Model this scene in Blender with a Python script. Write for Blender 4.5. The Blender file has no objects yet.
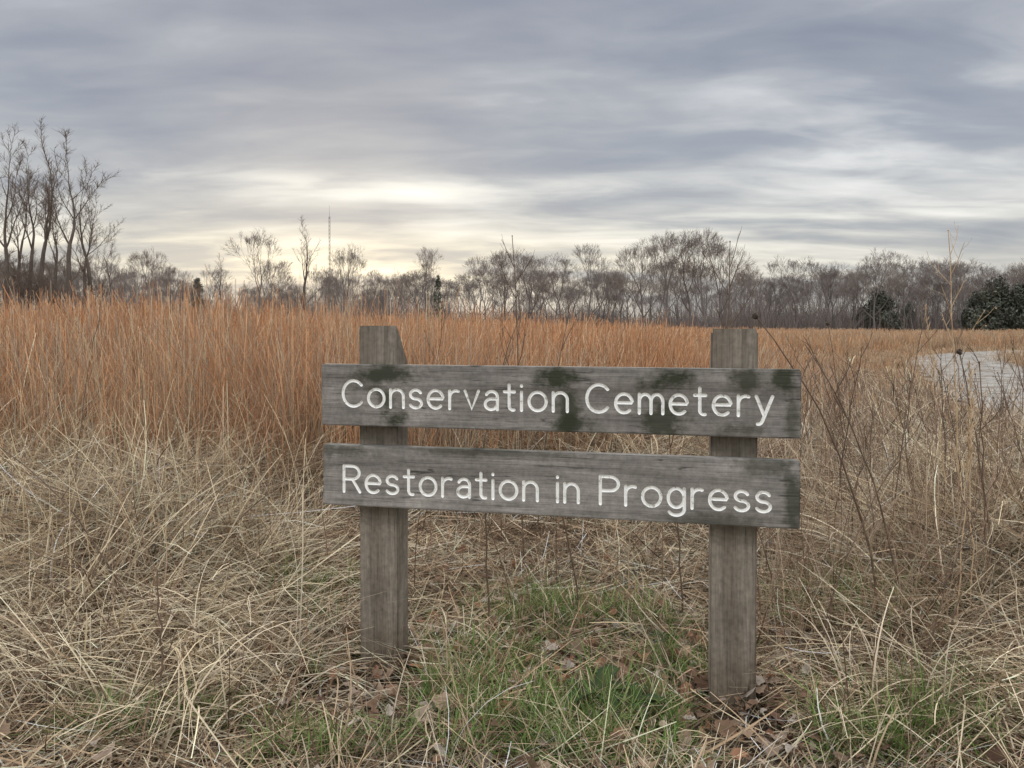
import bpy, bmesh, math, random
import numpy as np
from mathutils import Vector, Matrix
random.seed(7); rng=np.random.default_rng(11)
sc=bpy.context.scene; col=sc.collection
sc.view_settings.view_transform='Standard'; sc.view_settings.look='None'; sc.view_settings.exposure=0
CH=1.06
# ---------------------------------------------------------------- helpers
def smooth(a,b,x):
    t=np.clip((x-a)/(b-a),0,1); return t*t*(3-2*t)
def H(x,y):
    x=np.asarray(x,dtype=float); y=np.asarray(y,dtype=float)
    d=np.sqrt(x*x+y*y)
    near=1-smooth(5,12,d)
    b=(0.022*np.sin(2.1*x+1.3*y)+0.018*np.sin(3.7*y-1.9*x+1)+0.012*np.sin(6.1*x+.7)*np.sin(5.2*y))*near
    low=smooth(-1.3,-.6,x)*(1-smooth(.9,1.3,x))*smooth(1.2,1.7,y)*(1-smooth(2.5,3.2,y))
    b=b*(1-.7*low)-.035*low
    sl=-0.30*smooth(1.5,10,x)*smooth(3,10,y)+0.06*smooth(1,6,-x)
    far=0.25*np.sin(x*0.03+1)*smooth(40,120,d)*0.5
    return b+sl+far
def mk(name,me,parent=None,label=None,category=None,kind=None,group=None):
    o=bpy.data.objects.new(name,me); col.objects.link(o)
    if parent is not None: o.parent=parent
    if label: o["label"]=label
    if category: o["category"]=category
    if kind: o["kind"]=kind
    if group: o["group"]=group
    return o
def mesh_np(name,V,F,mat,C=None,smoothf=False):
    V=np.asarray(V,dtype=np.float32); F=np.asarray(F,dtype=np.int32)
    me=bpy.data.meshes.new(name); k=F.shape[1]
    me.vertices.add(len(V)); me.vertices.foreach_set("co",V.ravel())
    me.loops.add(F.size); me.loops.foreach_set("vertex_index",F.ravel())
    me.polygons.add(len(F)); me.polygons.foreach_set("loop_start",np.arange(0,F.size,k,dtype=np.int32))
    if smoothf: me.polygons.foreach_set("use_smooth",np.ones(len(F),dtype=bool))
    if C is not None:
        a=me.color_attributes.new("Col",'FLOAT_COLOR','POINT')
        C4=np.ones((len(V),4),dtype=np.float32); C4[:,:3]=C
        a.data.foreach_set("color",C4.ravel())
    me.update(calc_edges=True)
    me.materials.append(mat)
    return me
class NT:
    def __init__(s,mat): s.t=mat.node_tree; s.n=s.t.nodes; s.l=s.t.links
    def new(s,ty,**kw):
        n=s.n.new(ty)
        for k,v in kw.items(): setattr(n,k,v)
        return n
    def link(s,a,b): s.l.new(a,b)
    def math(s,op,a,b=None,c=None,clamp=False):
        n=s.new('ShaderNodeMath',operation=op,use_clamp=clamp)
        for i,v in enumerate((a,b,c)):
            if v is None: continue
            if isinstance(v,(int,float)): n.inputs[i].default_value=v
            else: s.link(v,n.inputs[i])
        return n.outputs[0]
    def mix(s,f,a,b,mode='MIX'):
        n=s.new('ShaderNodeMix',data_type='RGBA',blend_type=mode)
        for i,v in ((0,f),(6,a),(7,b)):
            if isinstance(v,(int,float)): n.inputs[i].default_value=v
            elif isinstance(v,(tuple,list)): n.inputs[i].default_value=(*v[:3],1)
            else: s.link(v,n.inputs[i])
        return n.outputs[2]
    def ramp(s,f,pts):
        n=s.new('ShaderNodeValToRGB'); e=n.color_ramp.elements
        while len(e)<len(pts): e.new(0.5)
        for el,(p,c) in zip(e,pts):
            el.position=p; el.color=(*c[:3],1) if isinstance(c,(tuple,list)) else (c,c,c,1)
        s.link(f,n.inputs[0]); return n.outputs[0]
    def noise(s,vec,scale,detail=4,rough=.55,dist=0):
        n=s.new('ShaderNodeTexNoise'); n.inputs['Scale'].default_value=scale; n.inputs['Detail'].default_value=detail
        n.inputs['Roughness'].default_value=rough; n.inputs['Distortion'].default_value=dist
        s.link(vec,n.inputs['Vector']); return n.outputs[0]
    def mapping(s,vec,scale=(1,1,1),loc=(0,0,0)):
        n=s.new('ShaderNodeMapping'); n.inputs['Scale'].default_value=scale; n.inputs['Location'].default_value=loc
        s.link(vec,n.inputs['Vector']); return n.outputs[0]
def newmat(name):
    m=bpy.data.materials.new(name); m.use_nodes=True
    b=m.node_tree.nodes['Principled BSDF']; b.inputs['Roughness'].default_value=.85
    b.inputs['Specular IOR Level'].default_value=.2
    return m,NT(m),b
def blade_mat(name,trans=.3,gain=1.0):
    m=bpy.data.materials.new(name); m.use_nodes=True; t=NT(m); t.n.clear()
    a=t.new('ShaderNodeVertexColor',layer_name="Col")
    d=t.new('ShaderNodeBsdfDiffuse'); tr=t.new('ShaderNodeBsdfTranslucent'); mx=t.new('ShaderNodeMixShader'); mx.inputs[0].default_value=trans
    o=t.new('ShaderNodeOutputMaterial'); c=a.outputs[0]
    t.link(c,d.inputs[0]); t.link(c,tr.inputs[0]); t.link(d.outputs[0],mx.inputs[1]); t.link(tr.outputs[0],mx.inputs[2]); t.link(mx.outputs[0],o.inputs[0])
    return m
def blades(base,az,lean,curl,L,W,segs,cb,ct,swirl=None,clamp=True,tipw=.2,twist=.5):
    N=len(base); t=np.linspace(0,1,segs+1)
    if swirl is None: swirl=rng.normal(0,.35,N)
    P=np.zeros((N,segs+1,3)); P[:,0]=base
    for k in range(1,segs+1):
        a=np.clip(lean+curl*(t[k]-.5/segs),0,2.6); z=az+swirl*t[k]
        s=(L/segs)
        P[:,k,0]=P[:,k-1,0]+np.sin(a)*np.cos(z)*s
        P[:,k,1]=P[:,k-1,1]+np.sin(a)*np.sin(z)*s
        P[:,k,2]=P[:,k-1,2]+np.cos(a)*s
    if clamp:
        h=H(P[:,:,0],P[:,:,1])+rng.uniform(.003,.03,(N,1)); P[:,:,2]=np.where(P[:,:,2]<h,h,P[:,:,2]); P[:,0]=base
    ph=az+math.pi/2+rng.normal(0,twist,N)
    wd=np.stack([np.cos(ph),np.sin(ph),rng.normal(0,.25,N)],1)
    prof=(1-(1-tipw)*t**1.6)
    off=wd[:,None,:]*(W[:,None]*prof[None,:])[:,:,None]*.5
    V=np.stack([P-off,P+off],2).reshape(-1,3)
    n2=2*(segs+1)
    f=np.array([[2*k,2*k+1,2*k+3,2*k+2] for k in range(segs)])
    F=(np.arange(N)[:,None,None]*n2+f[None]).reshape(-1,4)
    C=cb[:,None,:]*(1-t)[None,:,None]+ct[:,None,:]*t[None,:,None]
    C=np.repeat(C,2,axis=1).reshape(-1,3)
    return V,F,np.clip(C,0,.9)
def cat(parts):
    V=[];F=[];C=[];o=0
    for v,f,c in parts:
        V.append(v);F.append(f+o);C.append(c);o+=len(v)
    return np.concatenate(V),np.concatenate(F),np.concatenate(C)
def pick(pal,N,var=.12):
    pal=np.array(pal); i=rng.integers(0,len(pal),N); c=pal[i]
    return np.clip(c*(1+rng.normal(0,var,(N,1))),.01,1)

# ---------------------------------------------------------------- world
SUN_AZ=math.radians(-13); SUN_EL=math.radians(12)
w=bpy.data.worlds.new("World"); sc.world=w; w.use_nodes=True
t=NT(w); t.n.clear()
tc=t.new('ShaderNodeTexCoord'); sep=t.new('ShaderNodeSeparateXYZ'); t.link(tc.outputs['Generated'],sep.inputs[0])
X,Y,Z=sep.outputs
zc=t.math('MAXIMUM',Z,0.0)
den=t.math('ADD',zc,.13)
cx=t.math('DIVIDE',X,den); cy=t.math('DIVIDE',Y,den)
cmb=t.new('ShaderNodeCombineXYZ'); t.link(cx,cmb.inputs[0]); t.link(cy,cmb.inputs[1])
pA=t.mapping(cmb.outputs[0],(.56,1.15,1),(2.3,6.9,0))
n1=t.noise(pA,1.05,4,.5,.4)
pB=t.mapping(cmb.outputs[0],(.9,1.8,1),(7.3,4.2,0))
n2=t.noise(pB,2.2,5,.52,.35)
nn=t.math('ADD',t.math('MULTIPLY',n1,.66),t.math('MULTIPLY',n2,.34))
base=t.ramp(zc,[(0,(.60,.585,.54)),(.06,(.58,.57,.54)),(.13,(.50,.51,.52)),(.22,(.42,.445,.488)),(.38,(.345,.37,.43))])
mod=t.ramp(nn,[(.36,(.70,.745,.84)),(.45,(.87,.895,.94)),(.53,(1.07,1.07,1.06)),(.63,(1.5,1.47,1.40))])
c1=t.mix(1,base,mod,'MULTIPLY')
az_=t.math('ARCTAN2',X,Y)
def lobe(a0,aw,z0,zw,colr,lo,hi,floor):
    da=t.math('DIVIDE',t.math('SUBTRACT',az_,a0),aw); dz=t.math('DIVIDE',t.math('SUBTRACT',zc,z0),zw)
    g=t.math('EXPONENT',t.math('MULTIPLY',t.math('ADD',t.math('MULTIPLY',da,da),t.math('MULTIPLY',dz,dz)),-1.0))
    g=t.math('MULTIPLY',g,t.ramp(nn,[(lo,floor),(hi,1.0)]))
    s=t.new('ShaderNodeVectorMath',operation='SCALE'); s.inputs[0].default_value=colr; t.link(g,s.inputs[3]); return s.outputs[0]
c2=t.mix(1,c1,lobe(SUN_AZ,.42,.078,.036,(.46,.38,.21),.42,.52,.35),'ADD')
c2=t.mix(1,c2,lobe(-.14,.32,.175,.016,(.40,.38,.31),.42,.52,.35),'ADD')
c2=t.mix(1,c2,lobe(.20,.35,.125,.018,(.20,.185,.14),.42,.54,.25),'ADD')
c2=t.mix(1,c2,lobe(.50,.26,.21,.09,(.26,.25,.23),.44,.55,.2),'ADD')
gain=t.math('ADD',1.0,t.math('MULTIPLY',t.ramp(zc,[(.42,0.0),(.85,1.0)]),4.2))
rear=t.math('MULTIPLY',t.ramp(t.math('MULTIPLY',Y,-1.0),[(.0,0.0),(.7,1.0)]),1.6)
gain=t.math('ADD',gain,rear)  # extra sky brightness added overhead and behind camera to light scene and sign
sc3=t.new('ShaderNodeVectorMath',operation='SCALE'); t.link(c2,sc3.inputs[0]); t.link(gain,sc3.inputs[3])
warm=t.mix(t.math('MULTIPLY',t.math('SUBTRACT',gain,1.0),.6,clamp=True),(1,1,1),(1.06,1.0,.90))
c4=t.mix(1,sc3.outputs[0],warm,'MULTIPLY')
sky=t.new('ShaderNodeTexSky',sky_type='NISHITA'); sky.sun_disc=False; sky.sun_elevation=SUN_EL; sky.sun_rotation=SUN_AZ
b1=t.new('ShaderNodeBackground'); b1.inputs[1].default_value=.08; t.link(sky.outputs[0],b1.inputs[0])
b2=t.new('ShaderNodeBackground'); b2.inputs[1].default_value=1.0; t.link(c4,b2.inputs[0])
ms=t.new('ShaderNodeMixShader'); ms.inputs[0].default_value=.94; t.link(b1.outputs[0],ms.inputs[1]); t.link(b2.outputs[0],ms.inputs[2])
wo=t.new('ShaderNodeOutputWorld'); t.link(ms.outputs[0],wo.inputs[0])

sl=bpy.data.lights.new("sun",'SUN'); sl.energy=1.5; sl.angle=math.radians(12); sl.color=(1,.92,.8)
so=bpy.data.objects.new("sun",sl); col.objects.link(so)
e=math.radians(30)
dirv=Vector((math.cos(e)*math.sin(SUN_AZ),math.cos(e)*math.cos(SUN_AZ),math.sin(e)))
so.rotation_euler=dirv.to_track_quat('Z','Y').to_euler(); so.location=dirv*50

# ---------------------------------------------------------------- camera
cam=bpy.data.cameras.new("camera"); co=bpy.data.objects.new("camera",cam); col.objects.link(co)
cam.lens=26.7; cam.sensor_width=36; cam.clip_end=6000; cam.clip_start=.05; cam.shift_y=-.0446
co.location=(0,0,CH); co.rotation_euler=(math.radians(90-1.0),0,0); sc.camera=co

# ---------------------------------------------------------------- road line
RC=np.array([(4.3,-4),(4.9,0),(6.7,6),(8.5,11),(10.5,15.5),(13.4,21.5),(16.5,28),(20.8,34),(28,39),(40,43),(60,47),(100,51)],float)
def catmull(P,n):
    P=np.vstack([2*P[0]-P[1],P,2*P[-1]-P[-2]]); out=[]
    for i in range(1,len(P)-2):
        for s in np.linspace(0,1,n,endpoint=False):
            a,b,c,d=P[i-1:i+3]
            out.append(.5*((2*b)+(-a+c)*s+(2*a-5*b+4*c-d)*s*s+(-a+3*b-3*c+d)*s**3))
    out.append(P[-2]); return np.array(out)
RL=catmull(RC,14)
def road_dist(x,y):
    x=np.asarray(x);y=np.asarray(y); D=np.full(x.shape,1e9)
    for p in RL[::2]: D=np.minimum(D,(x-p[0])**2+(y-p[1])**2)
    return np.sqrt(D)

# ---------------------------------------------------------------- ground
m,n,b=newmat("ground_soil")
tcg=n.new('ShaderNodeTexCoord'); ob=tcg.outputs['Object']
f1=n.noise(ob,14,8,.65); f2=n.noise(ob,.9,4)
near=n.ramp(f1,[(.3,(.025,.017,.012)),(.5,(.058,.04,.027)),(.72,(.14,.10,.066))])
fld=n.ramp(f2,[(.3,(.22,.145,.09)),(.7,(.33,.23,.135))])
sp=n.new('ShaderNodeSeparateXYZ'); n.link(ob,sp.inputs[0])
ff=n.ramp(n.math('MULTIPLY',sp.outputs[1],.02),[(.15,0.0),(.4,1.0)])
n.link(n.mix(ff,near,fld),b.inputs['Base Color'])
bp=n.new('ShaderNodeBump'); bp.inputs['Strength'].default_value=.8; bp.inputs['Distance'].default_value=.02; n.link(f1,bp.inputs['Height']); n.link(bp.outputs[0],b.inputs['Normal'])
G=320; u=np.linspace(-1,1,G+1); k=9.0; gx=np.sinh(k*u)/math.sinh(k)*2500
GX,GY=np.meshgrid(gx,gx+1.5); GV=np.stack([GX,GY,H(GX,GY)],-1).reshape(-1,3)
i=np.arange(G)[:,None]*(G+1)+np.arange(G)[None]; GF=np.stack([i,i+1,i+G+2,i+G+1],-1).reshape(-1,4)
mk("ground",mesh_np("ground",GV,GF,m,smoothf=True),kind="structure",label="soil and thatch ground of the meadow",category="ground")

m,n,b=newmat("gravel")
tcg=n.new('ShaderNodeTexCoord'); ob=tcg.outputs['Object']
vo=n.new('ShaderNodeTexVoronoi'); vo.inputs['Scale'].default_value=26; n.link(ob,vo.inputs['Vector'])
g1=n.ramp(vo.outputs['Color'],[(.1,(.22,.21,.195)),(.9,(.38,.365,.34))])
g2=n.ramp(n.noise(ob,2.6,6,.6),[(.38,(.62,.56,.48)),(.50,(.92,.90,.87)),(.62,(1.06,1.05,1.03))])
n.link(n.mix(1,g1,g2,'MULTIPLY'),b.inputs['Base Color']); b.inputs['Specular IOR Level'].default_value=0; b.inputs['Roughness'].default_value=1
bp=n.new('ShaderNodeBump'); bp.inputs['Distance'].default_value=.01; n.link(vo.outputs['Distance'],bp.inputs['Height']); n.link(bp.outputs[0],b.inputs['Normal'])
V=[];F=[]; tg=np.gradient(RL,axis=0); tg/=np.linalg.norm(tg,axis=1)[:,None]; nr=np.stack([tg[:,1],-tg[:,0]],1)
K=9
for a in range(len(RL)):
    for j in range(K):
        s=(j/(K-1)-.5)*3.2; p=RL[a]+nr[a]*(s+ .16*math.sin(a*1.7+j)*(abs(s)>1.5))
        V.append((p[0],p[1],float(H(p[0],p[1]))+.06-(.055 if j in(0,K-1) else 0)+.02*math.cos(s*3.5)))
        if a and j: q=a*K+j; F.append((q-K-1,q-K,q,q-1))
mk("gravel_road",mesh_np("gravel_road",V,F,m,smoothf=True),kind="structure",label="pale gravel lane curving through the meadow",category="road")

# ---------------------------------------------------------------- sign
def wood_mat(name,grain,colA,colB,colC,stains=(),green=(.036,.041,.024),foot=False,off=(0,0,0)):
    m,n,b=newmat(name); tc=n.new('ShaderNodeTexCoord'); ob=tc.outputs['Object']
    if grain=='X': s1=(1.6,30,42); s2=(.9,7,10); s3=(4,95,120); s4=(1.3,30,38)
    else: s1=(34,34,1.6); s2=(8,8,.9); s3=(110,110,4); s4=(32,32,1.3)
    a=n.noise(n.mapping(ob,s1,off),1,6,.7,.5); c=n.noise(n.mapping(ob,s2,off),1,4,.6,1.2); f=n.noise(n.mapping(ob,s3,off),1,6,.75)
    cr=n.noise(n.mapping(ob,s4,(off[0]+3,5,off[2])),1,3,.5,.8)
    big=n.noise(ob,5.5,6,.7,.4); sp_=n.noise(ob,60,4,.7)
    base=n.ramp(c,[(.3,colA),(.5,colB),(.72,colC)])
    gr=n.ramp(a,[(.32,.80),(.45,.98),(.62,1.07)]); fi=n.ramp(f,[(.36,.68),(.47,.96),(.58,1.14)])
    crk=n.ramp(cr,[(.486,1.0),(.496,.28),(.501,.28),(.510,1.0)]); cm=n.ramp(n.noise(ob,6,3),[(.48,0.0),(.56,.9)])
    cc=n.mix(1,n.mix(1,base,gr,'MULTIPLY'),fi,'MULTIPLY')
    cc=n.mix(cm,cc,n.mix(1,cc,crk,'MULTIPLY'))
    cc=n.mix(1,cc,n.ramp(big,[(.3,.72),(.7,1.25)]),'MULTIPLY')
    cc=n.mix(1,cc,n.ramp(sp_,[(.35,.82),(.6,1.1)]),'MULTIPLY')
    spx=n.new('ShaderNodeSeparateXYZ'); n.link(ob,spx.inputs[0])
    wob=n.math('ADD',n.math('MULTIPLY',n.noise(n.mapping(ob,(.6,1,1.2)),34,9,.8),.5),n.math('MULTIPLY',n.noise(ob,14,3,.6),.5))
    for (sx,sz,rx,rz,st) in stains:
        dx=n.math('DIVIDE',n.math('SUBTRACT',spx.outputs[0],sx),rx); dz=n.math('DIVIDE',n.math('SUBTRACT',spx.outputs[2],sz),rz)
        dd=n.math('ADD',n.math('SQRT',n.math('ADD',n.math('MULTIPLY',dx,dx),n.math('MULTIPLY',dz,dz))),n.math('MULTIPLY',n.math('SUBTRACT',wob,.5),6.5))
        fac=n.math('MULTIPLY',n.math('MULTIPLY',n.math('SUBTRACT',1.55,dd),1.0,clamp=True),st,clamp=True)
        cc=n.mix(fac,cc,green)
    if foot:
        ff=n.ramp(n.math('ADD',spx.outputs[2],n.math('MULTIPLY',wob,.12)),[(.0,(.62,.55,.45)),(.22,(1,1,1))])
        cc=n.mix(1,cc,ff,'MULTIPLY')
    vo=n.new('ShaderNodeTexVoronoi'); vo.inputs['Scale'].default_value=1
    n.link(n.mapping(ob,(2.9,3.2,6) if grain=='X' else (7,7,3.2),(.37,.21,.6)),vo.inputs['Vector'])
    kn=n.ramp(vo.outputs['Distance'],[(.05,.22),(.075,.55),(.09,.95),(.12,1.0)])
    cc=n.mix(1,cc,kn,'MULTIPLY')
    n.link(cc,b.inputs['Base Color'])
    hh=n.math('ADD',n.math('MULTIPLY',a,.4),n.math('MULTIPLY',f,.6))
    bp=n.new('ShaderNodeBump'); bp.inputs['Strength'].default_value=.8; bp.inputs['Distance'].default_value=.004; n.link(hh,bp.inputs['Height']); n.link(bp.outputs[0],b.inputs['Normal'])
    b.inputs['Roughness'].default_value=.9
    return m
BL=1.395; BH=.187; BT=.038
cA=(.165,.150,.132); cB=(.242,.225,.201); cC=(.335,.314,.283)
mat_top=wood_mat("weathered_board_mossy",'X',cA,cB,cC,
   stains=[(.20,.16,.085,.032,.9),(.235,.03,.03,.025,.9),(.215,.075,.02,.035,.8),(.73,.155,.055,.028,.95),(.765,.07,.035,.05,.85),(.79,.025,.05,.02,.85),(1.035,.155,.05,.028,.95),(1.03,.045,.05,.045,.85),(1.25,.16,.04,.028,.8),(1.355,.16,.035,.03,.9),(1.25,.02,.06,.012,.6),(1.37,.05,.015,.04,.6)])
mat_low=wood_mat("weathered_board",'X',cA,cB,cC,stains=[(.05,.17,.10,.02,.6),(.5,.18,.2,.010,.5),(1.18,.01,.12,.016,.5),(1.3,.17,.06,.02,.6),(1.37,.08,.022,.08,.75)],off=(5,2,7))
mat_post=wood_mat("weathered_post",'Z',(.148,.123,.095),(.216,.187,.150),(.282,.248,.204),stains=[(0,.73,.1,.03,.5),(0,.48,.1,.03,.4)],green=(.05,.045,.034),foot=True)  # includes darker bands across the post just below each board
m,n,b=newmat("routed_white_paint"); tc=n.new('ShaderNodeTexCoord')
pn=n.noise(tc.outputs['Object'],60,6,.75)
n.link(n.ramp(pn,[(.35,(.44,.43,.38)),(.43,(.87,.87,.83)),(.6,(.94,.94,.91))]),b.inputs['Base Color']); mat_white=m

th=math.radians(12.0)
sign=bpy.data.objects.new("wooden_sign",None); col.objects.link(sign)
sign.location=(-.586,2.33,0); sign.rotation_euler=(0,0,-th); sign.empty_display_size=.3
sign["label"]="weathered grey wooden sign with two routed boards on posts"; sign["category"]="sign"

def arc(cx,cy,rx,ry,a0,a1,n=None):
    if n is None: n=max(4,int(abs(a1-a0)/15))
    return [(cx+rx*math.cos(math.radians(a0+(a1-a0)*i/n)),cy+ry*math.sin(math.radians(a0+(a1-a0)*i/n))) for i in range(n+1)]
def arch(x0,w,r): return [(x0,.36)]+arc(x0+w/2,.42,w/2,.26,180,0)+[(x0+w,0)]
GL={
'C':([arc(.42,.5,.42,.5,42,318)],.76),
'R':([[(0,0),(0,1)],[(0,1),(.34,1)]+arc(.34,.745,.28,.255,75,-90)+[(0,.49)],[(.34,.49),(.64,0)]],.64),
'P':([[(0,0),(0,1)],[(0,1),(.34,1)]+arc(.34,.745,.29,.255,75,-90)+[(0,.49)]],.63),
'o':([arc(.31,.34,.31,.34,90,450)],.62),
'n':([[(0,0),(0,.68)],arch(0,.5,.25)],.5),
'm':([[(0,0),(0,.68)],arch(0,.40,.2),arch(.40,.40,.2)],.8),
's':([arc(.225,.51,.205,.17,25,270)+arc(.225,.17,.225,.17,75,-155)],.45),
'e':([[(.02,.36),(.56,.36)]+arc(.29,.34,.29,.34,12,312)],.57),
'r':([[(0,0),(0,.68)],[(0,.36)]+arc(.24,.42,.24,.26,180,68)],.33),
'v':([[(0,.68),(.25,0),(.5,.68)]],.5),
'a':([arc(.24,.48,.21,.20,155,0)+[(.45,0)],[(.45,.40),(.24,.40)]+arc(.22,.2,.22,.2,105,270)+[(.34,.03),(.45,.16)]],.46),
't':([[(.17,.93),(.17,.15)]+arc(.31,.15,.14,.15,190,285),[(0,.68),(.36,.68)]],.37),
'i':([[(0,0),(0,.68)],[(0,.90),(0,.915)]],.02),
'y':([[(0,.68),(.26,.0)],[(.52,.68),(.19,-.20)]+arc(.06,-.17,.13,.12,-20,-95)],.52),
'g':([arc(.27,.34,.27,.34,90,450),[(.54,.68),(.54,-.06)]+arc(.27,-.06,.27,.22,-8,-150)],.55),
}
RR=.0049; SC=.0780
def word(txt,x0,x1,zb):
    gap=.25; tot=sum(GL[c][1] for c in txt)+gap*(len(txt)-1)
    sx=(x1-x0-2*RR)/tot; x=x0+RR; out=[]
    for c in txt:
        for s in GL[c][0]: out.append([(x+p[0]*sx,zb+p[1]*SC) for p in s])
        x+=(GL[c][1]+gap)*sx
    return out
def stroke_mesh(bm,pts,r,y):
    q=[pts[0]]
    for p in pts[1:]:
        if math.hypot(p[0]-q[-1][0],p[1]-q[-1][1])>.0007: q.append(p)
    closed=len(q)>3 and math.hypot(q[0][0]-q[-1][0],q[0][1]-q[-1][1])<.002
    if closed: q=q[:-1]
    S=8; rings=[]; n_=len(q)
    def ring(c,d,rad,yo=0):
        nx,nz=-d[1],d[0]
        return [bm.verts.new((c[0]+nx*rad*math.cos(a),y+rad*math.sin(a),c[1]+nz*rad*math.cos(a))) for a in [2*math.pi*k/S+.2 for k in range(S)]]
    for i_,p in enumerate(q):
        if closed: a=q[i_-1]; c=q[(i_+1)%n_]
        else: a=q[max(0,i_-1)]; c=q[min(n_-1,i_+1)]
        d=(c[0]-a[0],c[1]-a[1]); l=math.hypot(*d) or 1; d=(d[0]/l,d[1]/l)
        if not closed and i_==0:
            for ang in (75,50,25): rings.append(ring((p[0]-d[0]*r*math.sin(math.radians(ang)),p[1]-d[1]*r*math.sin(math.radians(ang))),d,r*math.cos(math.radians(ang))))
        rings.append(ring(p,d,r))
        if not closed and i_==n_-1:
            for ang in (25,50,75): rings.append(ring((p[0]+d[0]*r*math.sin(math.radians(ang)),p[1]+d[1]*r*math.sin(math.radians(ang))),d,r*math.cos(math.radians(ang))))
    M=len(rings)
    for i_ in range(M if closed else M-1):
        A=rings[i_];B=rings[(i_+1)%M]
        for k_ in range(S): bm.faces.new((A[k_],A[(k_+1)%S],B[(k_+1)%S],B[k_]))
    if not closed: bm.faces.new(rings[0][::-1]); bm.faces.new(rings[-1])
def make_board(z0,wl,zb,mat,x0,ln,label,bh):
    words=[]
    for (tx,a,b_) in wl: words+=word(tx,a,b_,zb)
    bm=bmesh.new(); bmesh.ops.create_cube(bm,size=1)
    for v in bm.verts: v.co=Vector(((v.co.x+.5)*ln,(v.co.y+.5)*BT,(v.co.z+.5)*bh))
    bmesh.ops.bevel(bm,geom=bm.edges[:],offset=.0035,segments=2,affect='EDGES')
    me=bpy.data.meshes.new("board"); bm.to_mesh(me); bm.free(); me.materials.append(mat)
    o=mk("board",me,parent=sign,label=label); o.location=(x0,0,z0)
    cb=bmesh.new()
    for s in words: stroke_mesh(cb,s,RR,0.0)
    bmesh.ops.recalc_face_normals(cb,faces=cb.faces[:])
    cm=bpy.data.meshes.new("cut"); cb.to_mesh(cm); cb.free()
    c=bpy.data.objects.new("cut",cm); col.objects.link(c); c.parent=sign; c.location=o.location
    md=o.modifiers.new("b",'BOOLEAN'); md.operation='DIFFERENCE'; md.object=c; md.solver='EXACT'; md.use_self=True
    bpy.context.view_layer.update()
    dg=bpy.context.evaluated_depsgraph_get(); nm=bpy.data.meshes.new_from_object(o.evaluated_get(dg))
    o.modifiers.clear(); bpy.data.objects.remove(c)
    def groove(f):
        cc=f.calc_center_median(); return .0002<cc.y<RR*1.2 and .02<cc.x<ln-.02 and .005<cc.z<bh-.005
    b1=bmesh.new(); b1.from_mesh(nm); print("GROOVE FACES",sum(groove(f) for f in b1.faces),"of",len(b1.faces))
    for (tx,a,b_) in wl:
        b2=b1.copy()
        bmesh.ops.delete(b2,geom=[f for f in b2.faces if not(groove(f) and a-.012<f.calc_center_median().x<b_+.012)],context='FACES')
        mb=bpy.data.meshes.new("lettering"); b2.to_mesh(mb); b2.free(); mb.materials.clear(); mb.materials.append(mat_white)
        for p in mb.polygons: p.material_index=0
        mk("lettering",mb,parent=o,label="white routed word "+tx)
    bmesh.ops.delete(b1,geom=[f for f in b1.faces if groove(f)],context='FACES')
    ma=bpy.data.meshes.new("board"); b1.to_mesh(ma); ma.materials.clear(); ma.materials.append(mat)
    for p in ma.polygons: p.material_index=0
    o.data=ma
make_board(.753,[("Conservation",.067,.766),("Cemetery",.812,1.326)],.060,mat_top,0,BL,"grey board with green algae stains reading Conservation Cemetery",BH)
make_board(.508,[("Restoration",.065,.675),("in",.724,.794),("Progress",.847,1.318)],.044,mat_low,.004,BL-.005,"grey board reading Restoration in Progress",BH-.002)
def post(x,top,tilt,lab):
    w_=.126; d_=.092
    bm=bmesh.new(); bmesh.ops.create_cube(bm,size=1)
    for v in bm.verts:
        z=-.2 if v.co.z<0 else (top if v.co.y<0 else top-.115)
        v.co=Vector((v.co.x*w_,v.co.y*d_,z))
    ed=[e_ for e_ in bm.edges if abs(e_.verts[0].co.x-e_.verts[1].co.x)<1e-5]
    bmesh.ops.bevel(bm,geom=ed,offset=.004,segments=2,affect='EDGES')
    me=bpy.data.meshes.new("post"); bm.to_mesh(me); bm.free(); me.materials.append(mat_post)
    o=mk("post",me,parent=sign,label=lab); o.location=(x,BT+.002+d_/2,0); o.rotation_euler=(0,tilt,0)
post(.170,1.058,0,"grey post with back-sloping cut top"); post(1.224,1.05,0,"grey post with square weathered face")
PB=[(-.42,2.30),(.61,2.08)]
def postclear(x,y):
    g=np.zeros_like(x)
    for a,b_ in PB: g=np.maximum(g,np.exp(-(((x-a)/.17)**2+((y-(b_-.18))/.24)**2)))
    return g

# ---------------------------------------------------------------- grasses
mat_blade=blade_mat("dry_blades",.18); mat_field=blade_mat("field_blades",.25); mat_green=blade_mat("green_blades",.3)
ORANGE=[(.46,.25,.13),(.42,.22,.112),(.50,.285,.155),(.36,.19,.10),(.52,.34,.205),(.31,.165,.092)]
STRAW=[(.74,.62,.42),(.66,.535,.355),(.52,.405,.265),(.39,.285,.185),(.62,.53,.39),(.84,.74,.54),(.76,.64,.45),(.25,.17,.115),(.44,.33,.22),(.58,.45,.29),(.19,.13,.085)]
GREY=[(.42,.33,.25),(.33,.245,.18),(.46,.37,.28),(.52,.42,.31),(.27,.19,.14)]
def tufts(cx,cy,per,rad,az_sp,**k):
    N=len(cx)*per; ix=np.repeat(np.arange(len(cx)),per)
    a=rng.uniform(0,2*np.pi,N); r=np.repeat(rad,per)*np.sqrt(rng.uniform(0,1,N))
    x=cx[ix]+np.cos(a)*r; y=cy[ix]+np.sin(a)*r
    return x,y,a,ix
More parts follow.
